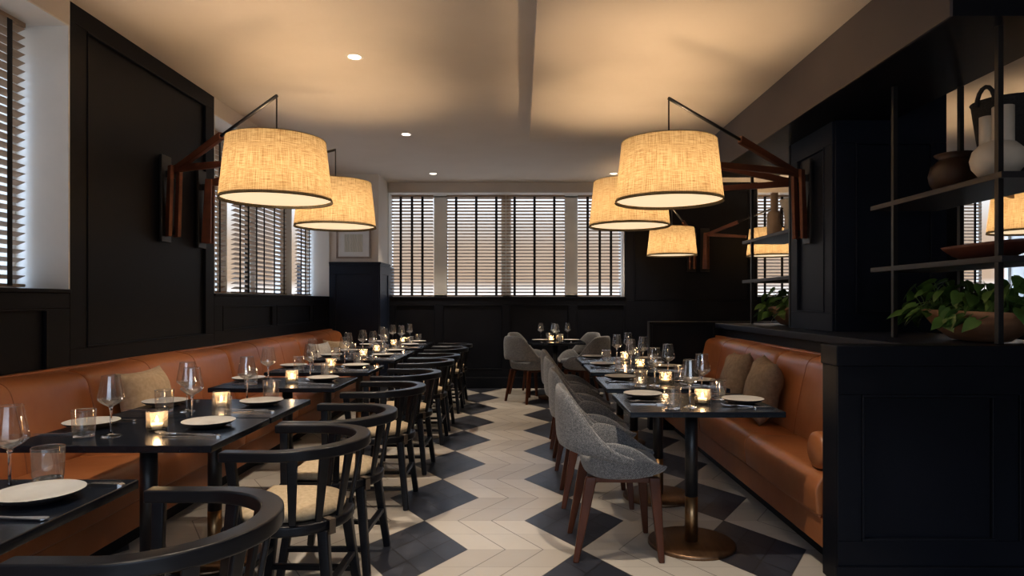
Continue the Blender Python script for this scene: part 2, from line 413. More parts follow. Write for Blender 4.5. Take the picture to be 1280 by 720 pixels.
w=MB(); w.box(-1.94,1.9,BY-.05,BY-.018,0,.154); w.box(-1.94,1.9,BY-.042,BY-.018,.154,.166); structure(w.build('baseboard_back',M['black_paint'],None,.003))
# far side and behind the camera
sbox('wall_right',RX,RX+.2,FY,BY+.3,0,CEIL,'tan_plaster')
w=MB(); w.box(-3.1,RX,FY-.2,FY,0,.9); w.box(-3.1,RX,FY-.2,FY,2.85,CEIL); w.box(-3.1,-2.0,FY-.2,FY,.9,2.85); w.box(2.2,RX,FY-.2,FY,.9,2.85)  # unseen opening behind the camera, added for cool frontal daylight
structure(w.build('wall_front',M['black_paint']))

def window(nm,loc,rot,secs,x0,x1,z0=1.352,z1=2.902,brown=None,dep=.31):
    """white joinery; local x along wall, +y outwards. secs = glazed x ranges"""
    root=MB(); e=x0
    for a,c in secs:
        if a-e>.002: root.box(e,a,dep,dep+.07,z0,z1)
        e=c
    if x1-e>.002: root.box(e,x1,dep,dep+.07,z0,z1)
    root.box(x0,x1,dep,dep+.07,z1-.03,z1+.001); root.box(x0,x1,dep,dep+.07,z0-.001,z0+.03)
    o=structure(root.build(nm,M['white_trim'],None,.003)); o.location=loc; o.rotation_euler=(0,0,rot)
    r=MB(); r.box(x0,x0+.012,0,dep,z0,z1); r.box(x1-.012,x1,0,dep,z0,z1); r.box(x0+.012,x1-.012,0,dep,z1-.01,z1+.001); r.build('window_reveal',M['white_trim'],o)
    if brown:
        b=MB()
        for a,c in brown: b.box(a,c,dep+.002,dep+.068,z0+.03,z1-.03)
        b.build('window_mullion',M['mullion_brown'],o,.003)
    p=MB()
    for a,c in secs: p.add([(a,dep+.05,z0),(c,dep+.05,z0),(c,dep+.05,z1),(a,dep+.05,z1)],[(0,1,2,3)])
    p.build('window_pane',M['pane'],o)
    return o
blind_cache={}
def blind(loc,rot,width,tapes,label,z0=1.36,z1=2.90):
    """wooden venetian blind; local x along the wall, room side = -y"""
    t=thing('window_blind',label,'blind',loc,rot,'wooden window blinds')
    n=30; pitch=(z1-z0-.06)/n; b=MB(); ta=R(23); hw=.0255
    for i in range(n):
        z=z0+.035+pitch*(i+.5); th=.0016
        c,s=cos(ta),sin(ta); pr=[(-hw,-th),(hw,-th),(hw,th),(-hw,th)]
        # room edge (-y) up
        q=[(y*c+w*s, -y*s+w*c) for y,w in pr]
        b.loft([[(xx,y,z+w) for y,w in q] for xx in (0,width)],0,True,True,False)
    b.build('slats',M['slat_wood'],t)
    b=MB(); b.box(0,width,-.026,.026,z0+.004,z0+.022); b.build('bottom_rail',M['slat_wood'],t,.003)
    b=MB(); b.box(0,width,-.028,.028,z1-.034,z1-.001); b.build('head_rail',M['slat_wood'],t,.003)
    for x in tapes:
        b=MB()
        for yy in (-.0285,): b.box(x-.0185,x+.0185,yy-.0008,yy+.0008,z0+.01,z1-.03)
        b.build('ladder_tape',M['tape'],t)
    return t
# back windows
window('window_1',(0,BY,0),0,[(-1.965,-1.33),(-1.12,-.30),(-.15,.67),(.87,1.51)],-1.970,1.535,brown=[(-.30,-.15)])
BYB=BY+.25
blind((-1.965,BYB,0),0,.635,[.146,.316,.474],'narrow wooden blind with black tapes at the left end of the back wall')
blind((-1.125,BYB,0),0,.895,[.146,.45,.754],'wide wooden blind left of the brown middle post on the back wall')
blind((-.222,BYB,0),0,.89,[.128,.43,.73],'wide wooden blind right of the brown middle post on the back wall')
blind((.867,BYB,0),0,.65,[.146,.33,.50],'narrow wooden blind at the right end of the back wall, partly behind a lampshade')
# left wall windows (local x -> +Y)
LXB=LX-.255
window('window_2',(LX,0,0),pi/2,[(5.66,6.30),(6.52,7.08),(7.22,7.96),(8.36,8.91)],5.59,8.95,brown=[(7.08,7.22)])
blind((LXB,5.68,0),pi/2,.64,[.1,.31,.50],'narrow wooden blind on the left wall right beside the black panel')
blind((LXB,6.53,0),pi/2,.61,[.1,.30,.51],'wide wooden blind on the left wall under the big near lampshade')
blind((LXB,7.15,0),pi/2,.81,[.1,.40,.71],'wide wooden blind on the left wall, second from the corner pier')
blind((LXB,8.37,0),pi/2,.53,[.1,.265,.43],'narrow wooden blind on the left wall nearest the corner pier')
window('window_3',(LX,0,0),pi/2,[(1.24,2.46),(2.54,3.76)],1.2,3.8)
blind((LXB,1.26,0),pi/2,1.22,[.12,.61,1.08],'wooden blind in the front left window, outer half out of the picture')
blind((LXB,2.52,0),pi/2,1.24,[.10,.62,1.12],'wooden blind at the left edge of the picture, in front of bright white reveal')
window('added_window',(LX,0,0),pi/2,[(-2.5,-1.55),(-1.45,-.5)],-2.65,-.35)  # unseen, without blinds, added for cool daylight from behind
# right room window
window('window_5',(0,BY,0),0,[(3.56,4.35),(4.45,5.24)],3.50,5.30)
blind((3.57,BYB,0),0,.78,[.13,.39,.65],'wooden blind of the far room seen through the open shelves behind the vases')
blind((4.46,BYB,0),0,.78,[.13,.39,.65],'wooden blind of the far room hidden mostly by the navy pillar')
window('window_6',(0,BY,0),0,[(6.55,7.00),(7.05,7.45)],6.5,7.5)
blind((6.555,BYB,0),0,.44,[.1,.33],'narrow wooden blind seen between the two right-hand shelves')

# partition on the right : panelled end wall, low wall, ledge, pillar
w=MB(); w.box(1.424,3.8,2.92,3.06,0,.99); wing=structure(w.build('partition_end_wall',M['black_paint'],None,.004))
f=MB(); stiles(f,'y',2.92,-1,1.424,3.8,.091,.99,[(1.53,2.125,.205,.862),(2.235,2.83,.205,.862),(2.94,3.53,.205,.862)],.012)
f.build('panel_frame',M['black_paint'],wing,.003)
f=MB()
for a in (1.53,2.235,2.94): panel(f,'y',2.92,-1,a,a+.595,.205,.862,.013,.020)
f.build('panel_moulding',M['black_paint'],wing,.003)
f=MB(); f.box(1.412,3.8,2.893,2.92,0,.091); f.build('plinth',M['black_paint'],wing,.004)
f=MB(); f.box(1.414,3.8,2.90,3.06,.99,1.082); f.build('cap',M['black_paint'],wing,.006)
w=MB(); w.box(1.98,2.72,3.06,6.45,0,1.018); structure(w.build('partition_wall',M['black_paint']))
sbox('partition_ledge',1.93,2.80,3.06,6.45,1.018,1.068,'navy_paint',.005)
w=MB(); w.box(1.28,2.80,6.45,6.56,0,1.08); rw=structure(w.build('partition_return',M['black_paint'],None,.004))
f=MB(); panel(f,'y',6.45,-1,1.28,1.95,.08,1.08,.03,.012); f.build('panel_frame',M['black_paint'],rw,.003)
w=MB(); w.box(2.218,3.0,4.58,5.28,1.068,2.9); pil=structure(w.build('pillar',M['navy_paint'],None,.004))
f=MB(); stiles(f,'x',2.218,-1,4.58,5.28,1.068,2.555,[(4.70,5.16,1.20,2.40)],.018)
stiles(f,'y',4.58,-1,2.218,3.0,1.068,2.9,[(2.36,2.9,1.20,2.40)],.016); f.build('panel_frame',M['navy_paint'],pil,.003)
f=MB(); panel(f,'x',2.218,-1,4.70,5.16,1.20,2.40,.012,.024); panel(f,'y',4.58,-1,2.36,2.9,1.20,2.40,.012,.022); f.build('panel_moulding',M['navy_paint'],pil,.003)

# ------------------------------------------------------------------ banquettes
def rsec(pts,r,n=4):
    """round the corners of a 2D polygon"""
    out=[]; L=len(pts)
    for i in range(L):
        p=Vector(pts[i]); a=Vector(pts[i-1]); c=Vector(pts[(i+1)%L])
        rr=r[i] if isinstance(r,(list,tuple)) else r
        da=(a-p); dc=(c-p); rr=min(rr,da.length*.48,dc.length*.48)
        s=p+da.normalized()*rr; e=p+dc.normalized()*rr
        for k in range(n+1):
            t=k/n; out.append(tuple(s*(1-t)**2+p*2*t*(1-t)+e*t*t))
    return out
def pad_along(b,prof,y0,y1,r=.03,bulge=.012,n=8):
    """cushion: 2D profile (x,z) swept along y, rounded at the ends"""
    cx=sum(p[0] for p in prof)/len(prof); cz=sum(p[1] for p in prof)/len(prof)
    hx=max(abs(p[0]-cx) for p in prof); hz=max(abs(p[1]-cz) for p in prof)
    st=[]
    for k in range(5):
        a=k/4*pi/2; st.append((y0+r*(1-sin(a)), r*(1-cos(a)) if True else 0))
    st=[(y0+r*(1-cos(k/4*pi/2)), r*(1-sin(k/4*pi/2))) for k in range(5)]
    mid=[(y0+r+(y1-y0-2*r)*k/n, -bulge*sin(pi*k/n)) for k in range(1,n)]
    en=[(y1-r*(1-cos(k/4*pi/2)), r*(1-sin(k/4*pi/2))) for k in range(4,-1,-1)]
    secs=[]
    for y,ins in st+mid+en:
        secs.append([(cx+(p[0]-cx)*(1-ins/hx), y, cz+(p[1]-cz)*(1-ins/hz)) for p in prof])
    b.loft(secs,0,True,True,True)
def banquette(name,label,mirror,xw,y0,y1,back_cuts,seat_cuts,depth,backdepth,htop):
    """xw = wall face x ; mirror=+1 opens to +x, -1 opens to -x"""
    t=thing(name,label,'banquette',(xw,y0,0)); m=mirror
    def X(d): return m*d
    b=MB(); x0,x1=sorted((X(.0),X(depth-.02))); b.box(x0,x1,0,y1-y0,.115,.255); b.build('base',M['leather'],t,.006)
    b=MB(); x0,x1=sorted((X(.0),X(depth-.12))); b.box(x0,x1,.01,y1-y0-.01,0,.115); b.build('toe_kick',M['black_paint'],t)
    b=MB(); b.tube([(X(depth-.012),.01,.262),(X(depth-.012),y1-y0-.01,.262)],.006,6); b.build('seat_welt',M['welt'],t)
    for a,c in zip(seat_cuts[:-1],seat_cuts[1:]):
        pr=rsec([(X(.04),.262),(X(depth),.262),(X(depth+.012),.40),(X(depth-.03),.455),(X(.04),.44)],[.01,.02,.07,.06,.01])
        b=MB(); pad_along(b,pr,a-y0+.001,c-y0-.001,.012,.006); b.build('seat_cushion',M['leather'],t)
    for a,c in zip(back_cuts[:-1],back_cuts[1:]):
        pr=rsec([(X(.012),.44),(X(backdepth+.03),.44),(X(backdepth),.66),(X(backdepth-.055),htop-.035),(X(.05),htop-.012),(X(.012),htop-.03)],[.01,.03,.2,.07,.03,.01],6)
        b=MB(); pad_along(b,pr,a-y0+.001,c-y0-.001,.045,.016,10); bc=b.build('back_cushion',M['leather'],t)
        ns=max(1,round((c-a)/.62)-0); b=MB()
        for k in range(1,ns):
            yy=a-y0+(c-a)*k/ns; e=min(1,sin(pi*k/ns))*.016
            zc=sum(p[1] for p in pr)/len(pr); hz=max(abs(p[1]-zc) for p in pr); xc=sum(p[0] for p in pr)/len(pr); hx=max(abs(p[0]-xc) for p in pr)
            ln=[(xc+(p[0]-xc)*(1+e/hx),yy,zc+(p[1]-zc)*(1+e/hz)) for p in pr[8:34]]
            b.tube(ln,.0032,5)
        if b.v: b.build('seam',M['welt'],bc)
    b=MB(); x0,x1=sorted((X(.001),X(.05))); b.box(x0,x1,.0,y1-y0,.445,htop); b.build('back_rail',M['leather'],t,.008)
    return t
banquette('leather_banquette','long tan leather banquette running along the black panelled left wall',1,LX,.2,8.93,
          [.2,1.95,3.70,5.46,7.18,8.92],[.2,1.3,2.4,3.5,4.6,5.7,6.8,7.9,8.92],.69,.23,.905)
banquette('leather_banquette','shorter tan leather banquette on the right, behind the panelled black end wall',-1,1.98,3.06,6.44,
          [3.07,4.62,6.42],[3.07,4.05,5.08,6.42],.575,.21,.945)
# leather bolster at the near end of the right seat
b=MB(); b.lathe([(.001,-.001),(.07,.0),(.088,.012),(.092,.03),(.092,.13),(.086,.148),(.001,.15)],28,(0,0,0))
bol=b.build('leather_bolster',M['leather']); tag(bol,'round tan leather bolster at the near end of the right banquette seat','bolster')
bol.rotation_euler=(0,pi/2,0); bol.location=(1.44,3.19,.457+.092)

# ------------------------------------------------------------------ pillows
def pillow(label,m,w,h,th,loc,rot,group=None,curl=0):
    b=MB(); n=14; vs=[];
    for sgn in (1,-1):
        rows=[]
        for i in range(n+1):
            for j in range(n+1):
                u=-1+2*i/n; v=-1+2*j/n
                pinch=1-.07*(1-abs(u*u*v*v))*0
                px=w/2*u*(1-.09*(1-v*v)*(abs(u)**3)); pz=h/2*v*(1-.09*(1-u*u)*(abs(v)**3))
                tt=th/2*max(0,(1-u**4))**.6*max(0,(1-v**4))**.6*(1+.10*sin(3.1*u+2*v)+.06*sin(7*v-3*u))
                vs.append((px, sgn*tt+curl*(u*u+v*abs(v)*.4), pz+h/2))
    fs=[]; q=(n+1)*(n+1)
    for k in (0,1):
        for i in range(n):
            for j in range(n):
                a=k*q+i*(n+1)+j; f=(a,a+1,a+n+2,a+n+1); fs.append(f if k else f[::-1])
    b.add(vs,fs,0,True)
    o=b.build('throw_pillow',M[m])
    bm=bmesh.new(); bm.from_mesh(o.data); bmesh.ops.remove_doubles(bm,verts=bm.verts[:],dist=1e-5); bmesh.ops.recalc_face_normals(bm,faces=bm.faces[:]); bm.to_mesh(o.data); bm.free()
    o.location=loc; o.rotation_euler=rot; return tag(o,label,'pillow',group)
pillow('tan throw pillow on the left banquette beside the second table','pillow_tan',.50,.42,.17,(-2.255,4.02,.458),(R(-16),0,R(92)))
pillow('pale folded pillow at the far end of the left banquette','pillow_grey',.40,.36,.13,(-2.25,7.46,.458),(R(-14),0,R(76)))
pillow('creamy pillow leaning beside the pale one at the far end of the left banquette','pillow_tan',.42,.36,.14,(-2.22,7.93,.458),(R(-16),R(5),R(62)))
pillow('brown throw pillow on the right banquette, nearer the black end wall','pillow_brown',.44,.43,.20,(1.61,4.50,.472),(R(-15),R(4),R(-100)))
pillow('brown throw pillow on the right banquette, behind the other brown one','pillow_brown',.44,.43,.19,(1.61,5.02,.472),(R(-15),R(-4),R(-92)))

# ------------------------------------------------------------------ tables
def make_table(name,label,group,W,D,brass_h):
    t=thing(name,label,'table',(0,0,0),0,group)
    b=MB(); b.box(-W/2,W/2,-D/2,D/2,.722,.75); b.build('tabletop',M['table_black'],t,.004)
    b=MB(); b.box(-.17,.17,-.17,.17,.708,.722); b.build('mounting_plate',M['black_metal'],t)
    b=MB(); b.lathe([(.0,.708),(.033,.708),(.033,brass_h),(.0,brass_h)],28); b.build('post',M['black_metal'],t)
    b=MB(); b.lathe([(.0,brass_h),(.0335,brass_h),(.0335,.02),(.0,.02)],28); b.build('brass_sleeve',M['brass'],t)
    b=MB(); b.lathe([(.0,.022),(.218,.020),(.226,.014),(.226,.0),(.0,.0)],48); b.build('base',M['bronze'],t)
    return t
ORD=['nearest','second','third','fourth','fifth','sixth','seventh','eighth','ninth']
LTY=[1.655,2.665,3.24,4.25,5.12,6.14,6.71,7.64,8.24]
RTY=[3.42,4.25,5.16,5.88]
tl=make_table('dining_table','x','black tables along the left banquette',.78,.56,.24)
tr=make_table('dining_table','x','black tables along the right banquette',.75,.62,.255)
tables=[]
for i,y in enumerate(LTY):
    lab='black square table, %s from the camera along the left banquette'%ORD[i]
    if i==0: o=tl; o.location=(-1.53,y,0); o['label']=lab
    else: o=dup(tl,(-1.53,y,0),0,lab)
    tables.append(('L',i,-1.53,y))
for i,y in enumerate(RTY):
    lab='black square table on a bronze disc base, %s from the camera along the right banquette'%ORD[i]
    if i==0: o=tr; o.location=(.90,y,0); o['label']=lab
    else: o=dup(tr,(.90,y,0),0,lab)
    tables.append(('R',i,.90,y))
tb=dup(tr,(.46,8.62,0),0,'black square table with four grey chairs by the back wall','table by the back wall')
tables.append(('B',0,.46,8.62))

# ------------------------------------------------------------------ black captain chairs  (front = +y)
def captain_chair(label,group):
    t=thing('captain_chair',label,'chair',(0,0,0),0,group); bw=M['black_wood']
    def outline(rx,ry,yf,n=18):
        pts=[(rx,yf)]
        for k in range(n+1):
            a=-pi*k/n; pts.append((rx*cos(a), ry*sin(a)))
        pts.append((-rx,yf)); return pts
    b=MB(); o=outline(.235,.225,.20)
    b.loft([[(x*.96,y*.96,.405) for x,y in o],[(x,y,.412) for x,y in o],[(x,y,.438) for x,y in o],[(x*.97,y*.97,.447) for x,y in o]],0,True,True,False)
    b.build('seat',bw,t,.003)
    o=outline(.20,.19,.175); secs=[]
    for s,z in ((.93,.4475),(1.0,.456),(1.01,.470),(.97,.483),(.80,.490),(.4,.493)): secs.append([(x*s,y*s,z) for x,y in o])
    b=MB(); b.loft(secs,0,True,True,True); pad=b.build('seat_pad',M['pad'],t)
    for sx in (-1,1):
        b=MB(); a=R(-90+sx*38); c=Vector((cos(a),sin(a),0)); p=c*.205
        for (r0,r1,z0,z1) in ((.195,.243,.447,.452),(.239,.243,.398,.452),(.19,.243,.396,.401)):
            u=Vector((-c.y,c.x,0))*.013
            vs=[]
            for r in (r0,r1):
                for uu in (-1,1):
                    for z in (z0,z1): q=c*r+u*uu; vs.append((q.x,q.y,z))
            b.add(vs,[(0,1,3,2),(4,6,7,5),(0,4,5,1),(2,3,7,6),(0,2,6,4),(1,5,7,3)])
        b.build('strap',M['strap'],pad)
    # horseshoe arm rail
    path=[(.262,.185),(.262,.10)]+[(.262*cos(-pi*k/20),.262*sin(-pi*k/20)) for k in range(21)]+[(-.262,.10),(-.262,.185)]
    secs=[]; n=len(path)
    for i,(x,y) in enumerate(path):
        p=Vector((x,y)); tt=(Vector(path[min(i+1,n-1)])-Vector(path[max(i-1,0)])).normalized(); nn=Vector((tt.y,-tt.x))
        back=max(0,-y/.262); hw=.027+.003*back; z0=.698+.0*back; z1=.735+.008*back
        q=[(-hw,z0),(hw,z0),(hw,z1),(-hw,z1)]
        secs.append([(x+nn.x*a,y+nn.y*a,z) for a,z in q])
    b=MB(); b.loft(secs,0,True,True,True); b.build('arm_rail',bw,t,.007,3)
    def spin(x0,y0,x1,y1,ang,w0=.026,w1=.040):
        b=MB(); b.bar((x0,y0,.440),(x1,y1,.703),w0,.014,w1,.016,side=(-sin(ang),cos(ang),0)); b.build('spindle',bw,t,.004)
    for a in (196,222,248,292,318,344):
        a=R(a); spin(.218*cos(a),.208*sin(a),.258*cos(a),.258*sin(a),a)
    for sx in (-1,1):
        b=MB(); b.bar((sx*.222,.135,.43),(sx*.262,.150,.703),.030,.022,.036,.024,side=(0,1,0)); b.build('arm_post',bw,t,.004)
    lt=[(.165,.15),(-.165,.15),(.15,-.155),(-.15,-.155)]; lb=[(.205,.205),(-.205,.205),(.20,-.20),(-.20,-.20)]
    for (x0,y0),(x1,y1) in zip(lt,lb):
        b=MB(); b.bar((x0,y0,.41),(x1,y1,0),.042,.042,.034,.034); b.build('leg',bw,t,.007)
    def on(i,z):
        f=1-z/.41; return Vector((lt[i][0]+(lb[i][0]-lt[i][0])*f, lt[i][1]+(lb[i][1]-lt[i][1])*f, z))
    for i,j,z in ((0,2,.13),(1,3,.13),(2,3,.20),(0,1,.22)):
        b=MB(); b.bar(on(i,z),on(j,z),.022,.030,side=(0,0,1)); b.build('stretcher',bw,t,.004)
    return t
CY=[1.63,2.62,3.20,4.17,4.99,5.98,6.58,7.60,8.24]
cc=captain_chair('x','black captain chairs along the left tables')
for i,y in enumerate(CY):
    lab='black wooden captain chair with beige seat pad, %s from the camera in the left row'%ORD[i]
    x=-.905
    if i==0: o=cc; o.location=(x,y,0); o.rotation_euler=(0,0,pi/2); o['label']=lab
    else: o=dup(cc,(x,y,0),pi/2+R(random.uniform(-2,2)),lab)

# ------------------------------------------------------------------ grey upholstered chairs (front = +y)
def smooth(a,b,x):
    t=max(0,min(1,(x-a)/(b-a))); return t*t*(3-2*t)
def tub_chair(label,group):
    t=thing('upholstered_chair',label,'chair',(0,0,0),0,group); tw=M['tweed']
    def foot(th,grow=0):
        # superelliptic footprint, th measured from the rear (-y), + to the right
        a=th; s_,c_=sin(a),cos(a); e=.80
        rx=.262+grow; ry=.245+grow
        y=-math.copysign(abs(c_)**e,c_)*ry
        return (math.copysign(abs(s_)**e,s_)*rx, y)
    # backrest band
    secs=[]; n=28; amax=R(104)
    for i in range(n+1):
        th=-amax+2*amax*i/n; u=abs(th)/amax
        top=.850-.012*(u/.3)**2 if u<.3 else .838-.315*smooth(.22,1.02,u)
        bot=.545-.015*smooth(.2,.6,u)-.045*smooth(.6,1,u)
        if top-bot<.03: top=bot+.03
        ring=[]; m=7
        thick=.036*(1-.35*smooth(.8,1,u))
        for side in (1,-1):
            for k in range(m+1):
                v=k/m if side==1 else 1-k/m
                z=bot+(top-bot)*v
                lean=.012*(max(0,z-.48)/.37)**1.2*max(0,cos(th*.8))
                off=side*thick/2*(1-abs(2*v-1)**6*.55)
                x,y=foot(th,off); y=y*1.10 if y<0 else y; fl=1+.02*v
                ring.append((x*fl,y-lean,z))
        secs.append(ring)
    b=MB(); b.loft(secs,0,True,True,True); b.build('backrest',tw,t,sub=1)
    # seat shell with side wings
    secs=[]; n=36; amax=R(152)
    for i in range(n+1):
        th=-amax+2*amax*i/n; u=abs(th)/amax; d=abs(math.degrees(th))
        top=.505+.095*smooth(30,72,d)-.135*smooth(84,150,d)
        bot=.415+.012*smooth(100,150,d)
        ring=[]; m=5; thick=.036
        for side in (1,-1):
            for k in range(m+1):
                v=k/m if side==1 else 1-k/m
                z=bot+(top-bot)*v
                off=side*thick/2*(1-abs(2*v-1)**6*.5)
                x,y=foot(th,off-.028*(1-v))
                ring.append((x*(1+.01),(y*.66 if y<0 else y*1.05)+.0+(.02 if d>120 else 0)*smooth(120,152,d),z))
        secs.append(ring)
    b=MB(); b.loft(secs,0,True,True,True); b.build('seat_shell',tw,t,sub=1)
    o=[foot(2*pi*k/40,-.03) for k in range(40)]; secs=[]
    for s,z in ((.88,.412),(.95,.420),(1.0,.445),(1.0,.462),(.96,.476),(.8,.484),(.4,.487)): secs.append([(x*s,(y*.66 if y<0 else y*1.05)*s,z) for x,y in o])
    b=MB(); b.loft(secs,0,True,True,True); b.build('seat',tw,t)
    w=M['walnut']
    tops=[(.175,.185),(-.175,.185),(.160,-.125),(-.160,-.125)]; bots=[(.205,.215),(-.205,.215),(.20,-.205),(-.20,-.205)]
    for (x0,y0),(x1,y1) in zip(tops,bots):
        b=MB(); secs=[]
        for f,hw,hh in ((0,.016,.026),(.06,.017,.028),(.5,.015,.022),(1,.012,.014)):
            x=x0+(x1-x0)*f; y=y0+(y1-y0)*f; z=.412*(1-f)
            secs.append([(x+a*hw,y+c*hh,z) for a,c in ((-1,-1),(1,-1),(1,1),(-1,1))])
        b.loft(secs,0,True,True,False); b.build('leg',w,t,.006)
    for sx in (-1,1):
        b=MB(); b.bar((sx*.172,.16,.398),(sx*.161,-.11,.398),.028,.026,side=(1,0,0)); b.build('seat_rail',w,t,.004)
    b=MB(); b.bar((.165,0,.396),(-.165,0,.396),.05,.022,side=(0,1,0)); b.build('cross_rail',w,t,.003)
    return t
gc=tub_chair('x','grey upholstered chairs along the right tables')
for i,y in enumerate([3.38,4.20,5.10,5.82]):
    lab='grey tweed chair with walnut legs, %s from the camera in the right row'%ORD[i]
    if i==0: o=gc; o.location=(.475,y,0); o.rotation_euler=(0,0,-pi/2); o['label']=lab
    else: o=dup(gc,(.475,y,0),-pi/2+R(random.uniform(-2,2)),lab)
for (x,y,rz,lab) in ((.09,8.33,-48,'grey tweed chair at the near left corner of the back table'),(.84,8.33,48,'grey tweed chair at the near right corner of the back table'),
                     (.12,9.04,-118,'grey tweed chair at the far left corner of the back table'),(.80,9.04,118,'grey tweed chair at the far right corner of the back table')):
    dup(gc,(x,y,0),R(rz),lab,'grey chairs around the back table')

# ------------------------------------------------------------------ tableware prototypes (hidden users: first placement uses the prototype itself)
def p_wine():
    t=thing('wine_glass','x','wine glass')
    b=MB(); b.lathe([(.0475,.150),(.046,.160),(.041,.188),(.036,.215),(.0325,.238)],28); b.tube([(.0325*cos(2*pi*k/28),.0325*sin(2*pi*k/28),.238) for k in range(29)],.0009,5,mi=1,caps=False); b.build('bowl',[M['glass'],M['solid_glass']],t)
    b=MB(); b.lathe([(.0006,.118),(.012,.1195),(.030,.130),(.0455,.144),(.0475,.150)],28); b.build('bowl_base',M['glass_base'],t)
    b=MB(); b.lathe([(.0,.117),(.009,.1165),(.0055,.108),(.0042,.100),(.0036,.06),(.0042,.02),(.010,.008),(.030,.0035),(.037,.002),(.037,.0),(.0,.0)],24); b.build('stem',M['solid_glass'],t)
    return t
def p_tumbler():
    t=thing('water_glass','x','glass')
    b=MB(); b.lathe([(.0375,.012),(.040,.03),(.0425,.105)],28); b.tube([(.0425*cos(2*pi*k/28),.0425*sin(2*pi*k/28),.105) for k in range(29)],.0012,5,mi=1,caps=False); b.build('wall',[M['tumbler_glass'],M['solid_glass']],t)
    b=MB(); b.lathe([(.0,.013),(.033,.013),(.0372,.016),(.0374,.004),(.034,.0),(.0,.0)],28); b.build('base',M['solid_glass'],t)
    return t
def p_candle():
    t=thing('candle_holder','x','candle')
    b=MB(); b.lathe([(.036,.0),(.0385,.004),(.0395,.02),(.040,.082),(.0375,.083),(.0365,.082),(.036,.012),(.0,.010)],28); b.build('glass_cup',M['cup_glass'],t)
    b=MB(); b.lathe([(.0,.0105),(.033,.0105),(.033,.028),(.030,.030),(.0,.029)],24); wx=b.build('candle_wax',M['wax'],t)
    b=MB(); b.lathe([(.0,.031),(.0045,.036),(.0062,.042),(.004,.052),(.0,.062)],12); b.build('flame',M['flame'],wx)
    l=bpy.data.lights.new('candle_light','POINT'); l.energy=.8; l.color=(1,.66,.36); l.shadow_soft_size=.012
    lo=bpy.data.objects.new('candle_light',l); COL.objects.link(lo); lo.parent=t; lo.location=(0,0,.068)
    return t
def p_plate():
    t=thing('plate','x','plate')
    b=MB(); b.lathe([(.0,.011),(.055,.011),(.085,.017),(.104,.0275),(.106,.0265)],40); b.build('glazed_top',M['plate_top'],t)
    b=MB(); b.lathe([(.106,.0265),(.1055,.024),(.088,.012),(.060,.004),(.056,.0),(.0,.0)],40); b.build('underside',M['plate_under'],t)
    return t
def p_fork():
    b=MB(); secs=[]
    for y,w,z in ((-.095,.006,.002),(-.088,.0095,.002),(-.02,.0045,.003),(.03,.004,.005),(.045,.010,.006),(.062,.0125,.005)):
        secs.append([(-w,y,z),(w,y,z),(w,y,z+.002),(-w,y,z+.002)])
    b.loft(secs,0,True,True,False)
    for k in range(4):
        x=-.0105+.007*k; b.loft([[(x-.0017,y,z),(x+.0017,y,z),(x+.0017,y,z+.0017),(x-.0017,y,z+.0017)] for y,z in ((.061,.005),(.085,.006),(.10,.010))],0,True,True,False)
    o=b.build('fork',M['steel']); o.data.transform(Matrix.Diagonal((1.3,1.12,1.5,1))); tag(o,'x','fork'); return o
def p_knife():
    b=MB()
    b.loft([[(-w,y,.0),(w,y,.0),(w,y,h),(-w,y,h)] for y,w,h in ((-.11,.006,.003),(-.10,.0085,.005),(-.02,.006,.005),(-.015,.004,.003))],0,True,True,False)
    b.loft([[(x0,y,.0005),(x1,y,.0005),(x1,y,.002),(x0,y,.0025)] for y,x0,x1 in ((-.016,-.004,.004),(0,-.004,.009),(.06,-.004,.010),(.09,-.004,.007),(.105,-.003,.0))],0,True,True,False)
    o=b.build('table_knife',M['steel']); o.data.transform(Matrix.Diagonal((1.3,1.05,1.5,1))); tag(o,'x','knife'); return o
protos={}
def place(kind,x,y,z,rz,label,group):
    mk={'wine_glass':p_wine,'water_glass':p_tumbler,'candle_holder':p_candle,'plate':p_plate,'fork':p_fork,'table_knife':p_knife}[kind]
    if kind not in protos:
        o=protos[kind]=mk(); o.location=(x,y,z); o.rotation_euler=(0,0,rz); o['label']=label; o['group']=group; return o
    return dup(protos[kind],(x,y,z),rz,label,group)
TZ=.7501
